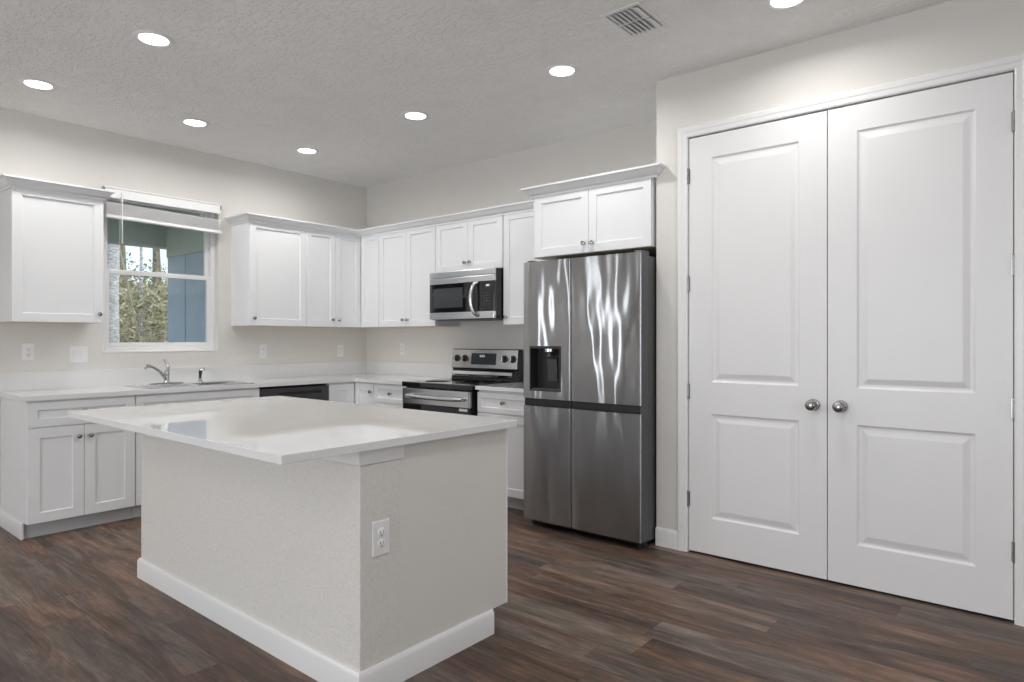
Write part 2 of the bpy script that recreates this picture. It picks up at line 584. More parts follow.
# ------------------------------------------------------------------ kitchen window
win = thing('window_1', (-0.1, (WY0 + WY1) / 2, WZ0), None, None)
win['kind'] = 'structure'
WB = Fr((0, 0, 0), (0, 1, 0), (1, 0, 0))
bm = BM()                               # outer frame
f0, f1 = -0.135, -0.060
fw = 0.034
fbox(bm, WB, WY0, WY0 + fw, WZ0, WZ1, f0, f1)
fbox(bm, WB, WY1 - fw, WY1, WZ0, WZ1, f0, f1)
fbox(bm, WB, WY0 + fw, WY1 - fw, WZ0, WZ0 + fw, f0, f1)
fbox(bm, WB, WY0 + fw, WY1 - fw, WZ1 - fw, WZ1, f0, f1)
obj('frame', bm, M['vinyl'], win, bevel=0.003)
def sash(b0, b1, c0, c1, nm, rail=0.034):
    a0, a1 = WY0 + fw, WY1 - fw
    bm = BM()
    fbox(bm, WB, a0, a0 + rail, b0, b1, c0, c1)
    fbox(bm, WB, a1 - rail, a1, b0, b1, c0, c1)
    fbox(bm, WB, a0 + rail, a1 - rail, b0, b0 + rail, c0, c1)
    fbox(bm, WB, a0 + rail, a1 - rail, b1 - rail, b1, c0, c1)
    s = obj(nm, bm, M['vinyl'], win, bevel=0.003)
    obj('pane', fbox(BM(), WB, a0 + rail, a1 - rail, b0 + rail, b1 - rail, (c0 + c1) / 2 - 0.003, (c0 + c1) / 2 + 0.003), M['glass'], s)
    return s
sash(1.790, WZ1 - fw, -0.130, -0.102, 'sash')
sl = sash(WZ0 + fw, 1.816, -0.098, -0.066, 'sash')
obj('sash_lock', fbox(BM(), WB, -2.06, -2.0, 1.812, 1.826, -0.095, -0.07), M['vinyl'], sl)
# marble-like sill
struct('trim_2', box(BM(), -0.060, 0.003, WY0 + 0.0, WY1 - 0.0, WZ0 - 0.012, WZ0 + 0.004), M['trim'], bevel=0.003)

# raised blind
bl = thing('window_blind', (0.03, -2.04, 2.43), 'raised white horizontal slat blind gathered at the top of the kitchen window', 'blind')
BA0, BA1 = -2.492, -1.592
obj('headrail', fbox(BM(), WB, BA0 + 0.012, BA1 - 0.012, 2.385, 2.432, 0.004, 0.040), M['blind'], bl, bevel=0.002)
bm = BM()
prism(bm, WB, [(0.044, 2.352), (0.052, 2.354), (0.052, 2.42), (0.058, 2.428), (0.058, 2.436), (0.044, 2.436)], BA0, BA1)
obj('valance', bm, M['blind'], bl, bevel=0.001)
for a in (BA0, BA1 - 0.004):
    obj('end_cap', fbox(BM(), WB, a - 0.001, a + 0.005, 2.385, 2.436, 0.002, 0.056), M['nickel'], bl, bevel=0.001)
SB = 0.030
def hang(o):
    for v in o.data.vertices:      # the gathered stack hangs a little lower on the right
        v.co.z += (WY1 - (v.co.y + o.parent.location.y)) * 0.022 - 0.015
    return o
for k in range(16):
    z = 2.224 + k * 0.0058
    bm = BM()
    prism(bm, WB, [(SB - 0.024, z), (SB - 0.012, z + 0.0022), (SB, z + 0.003), (SB + 0.012, z + 0.0022), (SB + 0.024, z),
                   (SB + 0.024, z + 0.0028), (SB + 0.012, z + 0.005), (SB, z + 0.0058), (SB - 0.012, z + 0.005), (SB - 0.024, z + 0.0028)], WY0 + 0.01, WY1 - 0.01)
    hang(obj('slat', bm, M['blind'], bl))
hang(obj('bottom_rail', fbox(BM(), WB, WY0 + 0.01, WY1 + 0.006, 2.198, 2.222, SB - 0.026, SB + 0.026), M['blind'], bl, bevel=0.003))
bm = BM()
bm.free()
for a in (-2.36, -1.75):
    obj('lift_cord', tube(BM(), [(SB, a, 2.31), (SB, a, 2.39)], 0.0016, 6), M['blind'], bl)
obj('tilt_wand', tube(BM(), [(0.062, -2.372, 2.40), (0.063, -2.371, 2.2), (0.063, -2.371, 2.01)], 0.0045, 8), M['blind'], bl, smooth=True)
obj('pull_cord', tube(BM(), [(0.064, -2.385, 2.38), (0.05, -2.386, 1.75)], 0.0013, 6), M['blind'], bl)

# ------------------------------------------------------------------ outside: porch and woods
GZ = -0.15
struct('ground_outside', box(BM(), -60, -T - 0.01, -30, 45, GZ - 0.1, GZ), M['ground'])
struct('porch_floor', box(BM(), -2.9, -T, -5.4, -0.7, GZ, -0.02), M['concrete'])
bm = BM()
box(bm, -2.80, -2.60, -2.3, -0.70, 2.372, 2.80)
box(bm, -2.60, -T, -0.945, -0.70, 2.25, 2.80)  # green side beam stands in for green reflected on the wall top
struct('porch_beam', bm, M['stucco_green'])
struct('porch_ceiling', box(BM(), -3.0, -T, -2.3, 0.2, 2.80, 2.9), M['stucco_green'])
bm = BM()
box(bm, -2.60, -2.14, -0.93, -0.5, GZ, 2.25)
struct('porch_column', bm, M['stucco_blue'])
struct('porch_wall', box(BM(), -2.14, -T, -0.924, -0.75, GZ, 2.25), M['stucco_blue'])

def trunk_bm(bm, base, top, r0, r1, seg=12, wob=0.05, n=9):
    pts = []
    ph = random.random() * 9
    for i in range(n + 1):
        t = i / n
        p = Vector(base).lerp(Vector(top), t)
        p += Vector((math.sin(ph + t * 5), math.cos(ph * 1.3 + t * 4), 0)) * wob * (t * (1 - t) * 4 if i else 0)
        pts.append(p)
    tube(bm, pts, [r0 + (r1 - r0) * i / n for i in range(n + 1)], seg)
    return pts
def leafs(bm, c, spread, n, size):
    for _ in range(n):
        p = Vector(c) + Vector((random.gauss(0, spread[0]), random.gauss(0, spread[1]), random.gauss(0, spread[2])))
        a = Vector((random.uniform(-1, 1), random.uniform(-1, 1), random.uniform(-1, 1))).normalized()
        b = a.orthogonal().normalized()
        s = size * random.uniform(0.5, 1.3)
        vs = [bm.verts.new(p + a * s), bm.verts.new(p + b * s * 0.45), bm.verts.new(p - a * s), bm.verts.new(p - b * s * 0.45)]
        bm.faces.new(vs)
def tree(name, base, h, r, lean, leafmat, nleaf, crown, label, barkmat='bark', branches=7):
    t = thing(name, base, label, 'tree', 'trees outside the window')
    bm = BM()
    top = (base[0] + lean[0], base[1] + lean[1], base[2] + h)
    pts = trunk_bm(bm, base, top, r, r * 0.35)
    ends = []
    for _ in range(branches):
        i = random.randint(2, len(pts) - 2)
        p = pts[i]
        d = Vector((random.uniform(-1, 1), random.uniform(-1, 1), random.uniform(0.1, 0.9))).normalized() * h * random.uniform(0.10, 0.24)
        tube(bm, [p, p + d * 0.5 + Vector((0, 0, 0.05)), p + d], [r * 0.3, r * 0.2, r * 0.08], 6)
        ends.append(p + d)
    obj('trunk', bm, M[barkmat], t, smooth=True)
    if nleaf:
        bm = BM()
        for e in ends + [Vector(top)]:
            leafs(bm, e, (crown, crown, crown * 0.8), nleaf // (len(ends) + 1), 0.055)
        lf = obj('foliage', bm, M[leafmat], t)
    return t
def out_at(u, x):
    """y of the world point on plane x seen in pixel column u"""
    al = math.radians(50.28)
    r = (u - 512) / 655.0
    dx, dy = -math.cos(al) + r * math.sin(al), math.sin(al) + r * math.cos(al)
    return -4.3305 + dy * (x - 5.589) / dx
tree('pine_tree', (-5.2, out_at(111.0, -5.2), GZ), 9.0, 0.135, (0.0, 0.0), 'leaf', 0, 0.5, 'thick pale barked trunk close behind the left edge of the kitchen window', 'bark_pale', 0)
spec = [(-8.2, 1.15, 7.0, 0.024, (-0.1, -1.25), 'leaf_yellow', 80, 'slim pale trunk leaning left across the lower window pane', 'twig', 3.4),
        (-10.0, 1.52, 8.0, 0.04, (0.1, 0.05), 'leaf', 160, 'slim upright trunk just right of the leaning one in the window', 'bark_pale', 3.6),
        (-9.6, 1.80, 4.6, 0.035, (0.2, 0.28), 'leaf_yellow', 260, 'slim yellowing tree beside the blue grey porch column', 'bark_pale', 1.6),
        (-14.0, 2.75, 6.0, 0.09, (0.0, -0.2), 'leaf', 1000, 'green crowned tree against the bright gap of sky', 'bark', 2.4),
        (-17.0, 4.60, 8.0, 0.12, (0.3, 0.0), 'leaf_yellow', 1100, 'dark trunked tree in the middle distance right of the sky gap', 'bark', 2.2),
        (-20.0, 4.65, 10.0, 0.13, (0.0, 0.1), 'leaf', 1500, 'tall distant tree seen left through the upper window pane', 'bark', 3.0),
        (-23.0, 7.3, 9.0, 0.14, (0.0, -0.3), 'leaf_yellow', 1400, 'distant golden tree low against the porch column edge', 'bark', 2.0)]
for (x, y, h, r, ln, lm, nl, lab, bk, zmin) in spec:
    tree('woodland_tree', (x, y, GZ), h, r, ln, lm, nl, 0.36, lab, bk)
# undergrowth: brush, twigs and small leaves nobody could count
def scatter(n, x0, x1, zf, s0, s1, thin, vmax):
    bm = BM()
    for i in range(n):
        x = -random.uniform(x0, x1)
        y = out_at(random.uniform(84, 196), x)
        top = 1.27 + vmax * (5.6 - x)
        z = GZ + (top - GZ) * random.random() ** zf
        p = Vector((x, y, z + random.gauss(0, 0.1)))
        a = Vector((random.uniform(-1, 1), random.uniform(-1, 1), random.uniform(-0.7, 0.9))).normalized()
        b = a.orthogonal().normalized()
        b = (b * math.cos(i) + a.cross(b) * math.sin(i)).normalized()
        s = random.uniform(s0, s1) * (-x / 10)
        bm.faces.new([bm.verts.new(p + a * s), bm.verts.new(p + b * s * thin), bm.verts.new(p - a * s), bm.verts.new(p - b * s * thin)])
    return bm
tag(obj('undergrowth', scatter(16000, 8.5, 26, 0.9, 0.05, 0.14, 0.22, 0.074), M['brush']), 'dry tan undergrowth filling the woods behind the window', 'undergrowth', kind='stuff')
tag(obj('shrub_leaves', scatter(5000, 9.0, 26, 0.8, 0.035, 0.09, 0.5, 0.066), M['leaf']), 'olive green leaves mixed through the undergrowth outside the window', 'leaves', kind='stuff')
bm = BM()
for i in range(500):
    x = -random.uniform(8, 18)
    y = out_at(random.uniform(95, 185), x)
    z = GZ + random.uniform(0.1, 0.2 * -x)
    p = Vector((x, y, z))
    d = Vector((random.uniform(-0.5, 0.5), random.uniform(-1, 1), random.uniform(-0.35, 0.7))).normalized() * random.uniform(0.5, 1.6)
    tube(bm, [p, p + d * 0.5 + Vector((0, 0, random.uniform(-0.08, 0.08))), p + d], [0.010, 0.007, 0.003], 4)
tag(obj('fallen_twigs', bm, M['twig']), 'tangle of pale bare twigs among the undergrowth outside the window', 'twigs', kind='stuff')

# ------------------------------------------------------------------ cabinet builders
UZ0, UZ1 = 1.390, 2.290
UD = 0.294            # carcass depth of the wall units; doors bring them to 0.313
DT = 0.019
GAP = 0.0016
def cab_knob(parent, fr, a, b, c):
    bm = BM()
    o = fr(a, b, c)
    lathe(bm, o, fr.n, [(0.0095, 0), (0.0075, 0.003), (0.0055, 0.010), (0.0075, 0.015), (0.0135, 0.019), (0.0150, 0.023), (0.0135, 0.028), (0.008, 0.0305), (0, 0.031)], 20)
    return obj('knob', bm, M['knobnickel'], parent, smooth=True)
def shaker(parent, fr, a0, a1, b0, b1, c0, name='door', rail=0.057, knob=None, dep=0.009):
    bm = BM()
    a0 += GAP; a1 -= GAP; b0 += GAP; b1 -= GAP
    panel_door(bm, fr, a0, a1, b0, b1, c0, DT, [(a0 + rail, a1 - rail, b0 + rail, b1 - rail)], [(0.0015, 0.0), (0.003, dep)])
    d = obj(name, bm, M['cabinet'], parent, bevel=0.0012)
    if knob:
        cab_knob(d, fr, knob[0], knob[1], c0 + DT)
    return d
CROWN = [(0, 2.272), (0.008, 2.272), (0.009, 2.286), (0.018, 2.290), (0.030, 2.301), (0.044, 2.322), (0.052, 2.328), (0.057, 2.330), (0.057, 2.342), (0.0, 2.342)]

def upper_unit(name, fr, a0, a1, b0, b1, depth, label, group='white wall cabinets'):
    mid = fr((a0 + a1) / 2, b0, depth / 2)
    t = thing(name, mid, label, 'cabinet', group)
    obj('carcass', fbox(BM(), fr, a0, a1, b0 + 0.004, b1, 0.001, depth), M['cabinet'], t, bevel=0.001)
    obj('underside_panel', fbox(BM(), fr, a0 + 0.001, a1 - 0.001, b0, b0 + 0.004, 0.001, depth), M['maple'], t)
    return t

# single wall unit left of the window
u = upper_unit('wall_cabinet', WX, -3.122, -2.581, UZ0, UZ1, UD, 'single door white wall cabinet left of the kitchen window')
shaker(u, WX, -3.122, -2.581, UZ0, UZ1, UD, knob=(-2.612, 1.453))
obj('crown', sweep(BM(), [(0.0, -3.122), (0.313, -3.122), (0.313, -2.581), (0.0, -2.581)], CROWN), M['cabinet'], u, smooth=True)
# right of the window
u = upper_unit('wall_cabinet', WX, -1.473, -0.925, UZ0, UZ1, UD, 'wide single door white wall cabinet just right of the kitchen window')
shaker(u, WX, -1.473, -0.925, UZ0, UZ1, UD, knob=(-1.434, 1.455))
u = upper_unit('wall_cabinet', WX, -0.925, -0.606, UZ0, UZ1, UD, 'narrow single door white wall cabinet between the wide one and the corner unit')
shaker(u, WX, -0.925, -0.606, UZ0, UZ1, UD, knob=(-0.645, 1.458), rail=0.055)
# corner unit (L shaped, hinged pair of leaves)
t = thing('corner_wall_cabinet', (0.25, -0.25, UZ0), 'L shaped white corner wall cabinet with two narrow folding leaves', 'cabinet', 'white wall cabinets')
bm = BM()
box(bm, 0.001, UD, -0.606, -UD, UZ0 + 0.004, UZ1)
box(bm, 0.001, 0.589, -UD, -0.001, UZ0 + 0.004, UZ1)
obj('carcass', bm, M['cabinet'], t, bevel=0.001)
bm = BM()
box(bm, 0.002, UD, -0.605, -UD, UZ0, UZ0 + 0.004)
box(bm, 0.002, 0.588, -UD, -0.002, UZ0, UZ0 + 0.004)
obj('underside_panel', bm, M['maple'], t)
shaker(t, WX, -0.606, -0.315, UZ0, UZ1, UD, rail=0.052, knob=(-0.575, 1.457))
shaker(t, WY, 0.315, 0.589, UZ0, UZ1, UD, rail=0.052)
# range wall
u = upper_unit('wall_cabinet', WY, 0.589, 1.373, UZ0, UZ1, UD, 'two door white wall cabinet between the corner unit and the microwave')
shaker(u, WY, 0.591, 0.981, UZ0, UZ1, UD, knob=(0.950, 1.452))
shaker(u, WY, 0.981, 1.371, UZ0, UZ1, UD, knob=(1.012, 1.452))
u = upper_unit('wall_cabinet', WY, 1.373, 2.156, 1.852, UZ1, UD, 'short two door white wall cabinet directly above the microwave')
shaker(u, WY, 1.375, 1.765, 1.852, UZ1, UD, knob=(1.736, 1.925))
shaker(u, WY, 1.765, 2.154, 1.852, UZ1, UD, knob=(1.794, 1.925))
u = upper_unit('wall_cabinet', WY, 2.160, 2.700, UZ0, UZ1, UD, 'single door white wall cabinet between the microwave and the refrigerator')
shaker(u, WY, 2.160, 2.700, UZ0, UZ1, UD, knob=(2.193, 1.451))
cm = obj('crown_moulding', sweep(BM(), [(0.0, -1.473), (0.313, -1.473), (0.313, -0.313), (2.664, -0.313)], CROWN), M['cabinet'], smooth=True)
tag(cm, 'white crown moulding running along the wall cabinets around the kitchen corner', 'moulding')
# deep unit above the fridge
GY = 0.660
u = upper_unit('refrigerator_cabinet', WY, 2.722, 3.662, 1.850, 2.285, GY - DT, 'deep two door white cabinet above the refrigerator', 'white wall cabinets')
shaker(u, WY, 2.746, 3.199, 1.850, 2.285, GY - DT, knob=(3.166, 1.914))
shaker(u, WY, 3.199, 3.660, 1.850, 2.285, GY - DT, knob=(3.233, 1.911))
obj('crown', sweep(BM(), [(2.722, -0.315), (2.722, -GY), (3.690, -GY), (3.690, FY - 0.001)], CROWN), M['cabinet'], u, smooth=True)

# ------------------------------------------------------------------ base cabinets
BZ0, BZ1 = 0.102, 0.883
BF = 0.581            # carcass front
TK = 0.525            # toe kick face
DR = 0.706            # drawer bottom
def base_unit(name, fr, a0, a1, label, group='white base cabinets', depth=BF, top=BZ1):
    t = thing(name, fr((a0 + a1) / 2, 0, depth / 2), label, 'cabinet', group)
    obj('carcass', fbox(BM(), fr, a0, a1, BZ0, top, 0.001, depth), M['cabinet'], t, bevel=0.001)
    if top < BZ1:
        obj('front_rail', fbox(BM(), fr, a0, a1, top, BZ1, depth - 0.019, depth), M['cabinet'], t)
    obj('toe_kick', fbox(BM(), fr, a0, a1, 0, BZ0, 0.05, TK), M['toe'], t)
    return t
b = base_unit('base_cabinet', WX, -3.112, -2.476, 'leftmost white base cabinet with one wide drawer above two doors')
shaker(b, WX, -3.106, -2.478, DR + 0.004, 0.872, BF, name='drawer', rail=0.05, knob=(-2.792, 0.800))
shaker(b, WX, -3.106, -2.792, BZ0 - 0.003, DR, BF, rail=0.063, knob=(-2.826, 0.632))
shaker(b, WX, -2.792, -2.478, BZ0 - 0.003, DR, BF, rail=0.063, knob=(-2.756, 0.632))
obj('side_baseboard', sweep(BM(), [(0.002, -3.1125), (0.540, -3.1125)], baseprof(0.105)), M['trim'], b, smooth=True)
b = base_unit('sink_base_cabinet', WX, -2.474, -1.538, 'wide white sink base cabinet with a false drawer front under the window', top=0.735)
shaker(b, WX, -2.472, -1.540, DR + 0.004, 0.872, BF, name='false_drawer_front', rail=0.05)
shaker(b, WX, -2.472, -2.006, BZ0 - 0.003, DR, BF, knob=(-2.040, 0.640))
shaker(b, WX, -2.006, -1.540, BZ0 - 0.003, DR, BF, knob=(-1.972, 0.640))
# dishwasher
d = thing('dishwasher', (0.3, -1.21, 0), 'black built in dishwasher between the sink cabinet and the corner base cabinet', 'dishwasher')
obj('tub', fbox(BM(), WX, -1.534, -0.884, 0.10, 0.870, 0.03, 0.572), M['blackmatte'], d)
bm = BM()
panel_door(bm, WX, -1.531, -0.887, 0.11, 0.862, 0.573, 0.032, [(-1.38, -0.960, 0.800, 0.828)], [(0.0, 0.018)])
obj('door', bm, M['dwasher'], d, bevel=0.003)
obj('handle_recess', fbox(BM(), WX, -1.378, -0.962, 0.802, 0.826, 0.5865, 0.5885), M['slot'], d)
obj('kick_plate', fbox(BM(), WX, -1.531, -0.887, 0.0, 0.10, 0.05, TK), M['blackmatte'], d)
# corner base
t = thing('corner_base_cabinet', (0.4, -0.4, 0), 'L shaped white corner base cabinet with two folding leaves and one knob', 'cabinet', 'white base cabinets')
bm = BM()
box(bm, 0.001, BF, -0.881, -BF, BZ0, BZ1)
box(bm, 0.001, 0.874, -BF, -0.001, BZ0, BZ1)
obj('carcass', bm, M['cabinet'], t, bevel=0.001)
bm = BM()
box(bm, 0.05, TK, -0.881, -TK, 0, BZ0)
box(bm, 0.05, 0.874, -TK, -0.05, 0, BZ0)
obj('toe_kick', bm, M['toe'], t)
shaker(t, WX, -0.879, -0.604, BZ0, 0.872, BF)
shaker(t, WY, 0.604, 0.872, BZ0, 0.872, BF, knob=(0.840, 0.800))
b = base_unit('base_cabinet', WY, 0.876, 1.328, 'white base cabinet with a drawer just left of the range')
shaker(b, WY, 0.878, 1.326, DR + 0.004, 0.872, BF, name='drawer', rail=0.04, knob=(1.111, 0.796))
shaker(b, WY, 0.878, 1.326, BZ0, DR, BF, knob=(1.30, 0.650))
b = base_unit('base_cabinet', WY, 2.138, 2.748, 'white base cabinet with a drawer between the range and the refrigerator')
shaker(b, WY, 2.140, 2.746, DR + 0.004, 0.866, BF, name='drawer', rail=0.04, knob=(2.409, 0.796))
shaker(b, WY, 2.140, 2.746, BZ0, DR, BF, knob=(2.19, 0.650))

# ------------------------------------------------------------------ countertops
CT0, CT1 = 0.884, 0.914
SX0, SX1, SY0, SY1 = 0.115, 0.515, -2.345, -1.560      # sink cut-out
ct = thing('countertop', (0.3, -0.3, CT0), 'white quartz L shaped countertop running under the window to the range', 'countertop')
CF = 0.618
bm = BM()
# L slab with the sink cut out, as connected boxes
box(bm, 0.001, CF, -3.135, SY0, CT0, CT1)
box(bm, 0.001, SX0, SY0, SY1, CT0, CT1)
box(bm, SX1, CF, SY0, SY1, CT0, CT1)
box(bm, 0.001, CF, SY1, -CF, CT0, CT1)
box(bm, 0.001, 1.328, -CF, -0.001, CT0, CT1)
bmesh.ops.remove_doubles(bm, verts=bm.verts, dist=1e-5)
obj('slab', bm, M['quartz'], ct)
bm = BM()
box(bm, 0.001, 0.020, -3.135, -0.001, CT1, 1.043)
box(bm, 0.020, 1.328, -0.020, -0.001, CT1, 1.043)
obj('backsplash', bm, M['quartz'], ct, bevel=0.001)
ct2 = thing('countertop', (2.44, -0.3, CT0), 'small white quartz countertop section between the range and the refrigerator', 'countertop')
obj('slab', box(BM(), 2.134, 2.752, -CF, -0.001, CT0, CT1), M['quartz'], ct2, bevel=0.002)
obj('backsplash', box(BM(), 2.134, 2.752, -0.020, -0.001, CT1, 1.043), M['quartz'], ct2, bevel=0.001)

# ------------------------------------------------------------------ sink and faucet
sk = thing('kitchen_sink', (0.315, -1.95, 0.914), 'stainless drop in double bowl sink set in the countertop under the window', 'sink')
bm = BM()
ym = (SY0 + SY1) / 2
rz0, rz1 = 0.9145, 0.918
for (x0, x1, y0, y1) in ((SX0 - 0.018, SX0 + 0.075, SY0 - 0.015, SY1 + 0.015), (SX1 - 0.025, SX1 + 0.015, SY0 - 0.015, SY1 + 0.015),
                         (SX0 + 0.075, SX1 - 0.025, SY0 - 0.015, SY0 + 0.025), (SX0 + 0.075, SX1 - 0.025, SY1 - 0.025, SY1 + 0.015),
                         (SX0 + 0.075, SX1 - 0.025, ym - 0.02, ym + 0.02)):
    box(bm, x0, x1, y0, y1, rz0, rz1)
obj('rim', bm, M['steel_plain'], sk, bevel=0.0012)
for (y0, y1) in ((SY0 + 0.025, ym - 0.02), (ym + 0.02, SY1 - 0.025)):
    bm = BM()
    x0, x1 = SX0 + 0.075, SX1 - 0.025
    zb = 0.745
    tv = [bm.verts.new(p) for p in ((x0, y0, rz0), (x1, y0, rz0), (x1, y1, rz0), (x0, y1, rz0))]
    bv = [bm.verts.new(p) for p in ((x0 + .02, y0 + .02, zb), (x1 - .02, y0 + .02, zb), (x1 - .02, y1 - .02, zb), (x0 + .02, y1 - .02, zb))]
    for i in range(4):
        bm.faces.new((tv[i], tv[(i + 1) % 4], bv[(i + 1) % 4], bv[i]))
    bm.faces.new(bv)
    bo = obj('bowl', bm, M['steel_plain'], sk)
    md = bo.modifiers.new('solid', 'SOLIDIFY'); md.thickness = 0.0015
    obj('drain', lathe(BM(), ((x0 + x1) / 2, (y0 + y1) / 2, zb + 0.002), Z, [(0.045, 0), (0.043, 0.003), (0.03, 0.001), (0, 0.001)], 20), M['chrome'], bo, smooth=True)
fz = 0.9185
FX, FYY = 0.148, -2.078
fa = thing('faucet', (FX, FYY, fz), 'chrome single lever kitchen faucet with a low arched spout at the sink', 'faucet')
bm = BM()
ring = []
seg = 28
def plate(z, s):
    out = []
    for k in range(seg):
        an = 2 * PI * k / seg
        out.append(bm.verts.new((FX + 0.028 * s * math.cos(an), FYY + (0.098 if math.sin(an) > 0 else -0.098) + 0.028 * s * math.sin(an), z)))
    return out
r0_, r1_, r2_ = plate(fz, 1.0), plate(fz + 0.008, 1.0), plate(fz + 0.012, 0.8)
for A, B in ((r0_, r1_), (r1_, r2_)):
    for k in range(seg):
        bm.faces.new((A[k], A[(k + 1) % seg], B[(k + 1) % seg], B[k]))
bm.faces.new(r0_); bm.faces.new(r2_)
obj('deck_plate', bm, M['chrome'], fa, smooth=True)
obj('body', lathe(BM(), (FX, FYY, fz + 0.008), Z, [(0.027, 0), (0.026, 0.01), (0.021, 0.02), (0.019, 0.060), (0.021, 0.075), (0.019, 0.092), (0.010, 0.101), (0, 0.103)], 24), M['chrome'], fa, smooth=True)
sp = smooth_path([(FX + 0.002, FYY - 0.005, fz + 0.035), (FX + 0.022, FYY - 0.045, fz + 0.080), (FX + 0.045, FYY - 0.095, fz + 0.120), (FX + 0.062, FYY - 0.135, fz + 0.142), (FX + 0.076, FYY - 0.170, fz + 0.148), (FX + 0.084, FYY - 0.188, fz + 0.142), (FX + 0.087, FYY - 0.194, fz + 0.124)])
obj('spout', tube(BM(), sp, [0.0145 - 0.0045 * i / (len(sp) - 1) for i in range(len(sp))], 14), M['chrome'], fa, smooth=True)
lp = smooth_path([(FX, FYY, fz + 0.095), (FX - 0.002, FYY + 0.012, fz + 0.125), (FX - 0.006, FYY + 0.006, fz + 0.160), (FX - 0.01, FYY - 0.018, fz + 0.198)])
obj('lever', tube(BM(), lp, [0.016 - 0.008 * i / (len(lp) - 1) for i in range(len(lp))], 12), M['chrome'], fa, smooth=True)
SPY = -1.815
sy = thing('side_sprayer', (0.148, SPY, fz), 'small chrome side sprayer standing right of the faucet', 'sprayer')
obj('holder', lathe(BM(), (0.148, SPY, fz), Z, [(0.025, 0), (0.024, 0.006), (0.016, 0.018), (0.014, 0.035), (0, 0.035)], 20), M['chrome'], sy, smooth=True)
obj('grip', lathe(BM(), (0.148, SPY, fz + 0.030), (0.1, 0.02, 1), [(0.011, 0), (0.010, 0.02), (0.013, 0.045), (0.015, 0.06), (0.010, 0.07), (0, 0.072)], 16), M['blackmatte'], sy, smooth=True)
obj('nozzle', tube(BM(), [(0.148, SPY + 0.002, fz + 0.092), (0.160, SPY + 0.012, fz + 0.106), (0.176, SPY + 0.024, fz + 0.110)], [0.015, 0.013, 0.011], 12), M['chrome'], sy, smooth=True)

# ------------------------------------------------------------------ range
RX0, RX1, RF = 1.333, 2.108, 0.655
rg = thing('kitchen_range', (1.743, -0.33, 0), 'stainless and black electric range with a rear control panel', 'range')
obj('body', box(BM(), RX0, RX1, -(RF - 0.035), -0.03, 0.03, 0.872), M['black'], rg, bevel=0.003)
obj('cooktop', box(BM(), RX0 - 0.004, RX1 + 0.012, -RF - 0.010, -0.06, 0.876, 0.918), M['glassblack'], rg, bevel=0.006, seg=3)
for (x, y, r) in ((1.56, -0.47, 0.105), (1.93, -0.47, 0.09), (1.56, -0.22, 0.075), (1.93, -0.22, 0.09)):
    obj('burner_ring', lathe(BM(), (x, y, 0.9182), Z, [(r - 0.002, 0), (r - 0.002, 0.0004), (r, 0.0004), (r, 0)], 40), M['darkgrey'], rg)
# oven door: stainless top band, black glass, stainless lower band
dr = obj('oven_door', box(BM(), RX0 + 0.003, RX1 - 0.003, -RF - 0.004, -(RF - 0.034), 0.235, 0.738), M['glassblack'], rg, bevel=0.004)
bm = BM()
box(bm, RX0 + 0.003, RX1 - 0.003, -RF - 0.008, -(RF - 0.034), 0.738, 0.866)
obj('door_band', bm, M['steel_plain'], dr, bevel=0.004)
hp = smooth_path([(RX0 + 0.09, -RF - 0.006, 0.806), (RX0 + 0.105, -RF - 0.046, 0.806), (1.55, -RF - 0.056, 0.803), (1.743, -RF - 0.060, 0.802), (1.94, -RF - 0.056, 0.803), (RX1 - 0.075, -RF - 0.046, 0.806), (RX1 - 0.05, -RF - 0.006, 0.806)])
obj('oven_handle', tube(BM(), hp, 0.0135, 12, 1.25), M['steel_plain'], dr, smooth=True)
obj('energy_label', box(BM(), 2.00, 2.09, -RF - 0.0046, -RF - 0.004, 0.712, 0.732), M['label'], dr)
obj('storage_drawer', box(BM(), RX0 + 0.003, RX1 - 0.003, -RF - 0.004, -(RF - 0.034), 0.065, 0.225), M['steel_plain'], rg, bevel=0.004)
# backguard: black lower riser and slanted stainless panel
bm = BM()
prism(bm, WY, [(0.022, 0.905), (0.100, 0.905), (0.093, 0.965), (0.078, 1.02), (0.022, 1.02)], RX0 + 0.024, RX1 + 0.022)
obj('riser', bm, M['black'], rg, bevel=0.003)
# bright steel arc shaped to stand in for a reflection on the riser
bm = BM()
prism(bm, WY, [(0.094, 0.935), (0.106, 0.945), (0.1115, 0.965), (0.104, 0.990), (0.083, 1.005)], RX0 + 0.04, RX1 - 0.03)
obj('riser_reflection_arc', bm, M['steel_plain'], rg, bevel=0.004)
bm = BM()
prism(bm, WY, [(0.022, 1.015), (0.098, 1.015), (0.078, 1.188), (0.022, 1.188)], RX0 + 0.024, RX1 + 0.024)
bgd = obj('control_panel', bm, M['black'], rg, bevel=0.004)
bm = BM()
prism(bm, WY, [(0.090, 1.020), (0.1025, 1.020), (0.0830, 1.182), (0.075, 1.182)], RX0 + 0.026, RX1 + 0.018)
pf = obj('panel_face', bm, M['steel_plain'], bgd, bevel=0.002)
def on_panel(x, z, off):
    t_ = (z - 1.020) / (1.182 - 1.020)
    return Vector((x, -(0.1025 + (0.0830 - 0.1025) * t_) - off, z))
nrm = Vector((0, -1, (0.1325 - 0.1130) / 0.162)).normalized()
bm = BM()
vs = [on_panel(1.600, 1.052, 0), on_panel(1.890, 1.052, 0), on_panel(1.890, 1.150, 0), on_panel(1.600, 1.150, 0)]
A = [bm.verts.new(p) for p in vs]; B = [bm.verts.new(p + nrm * 0.002) for p in vs]
for i in range(4): bm.faces.new((A[i], A[(i + 1) % 4], B[(i + 1) % 4], B[i]))
bm.faces.new(A); bm.faces.new(B)
dsp = obj('display', bm, M['display'], bgd)
bm = BM()
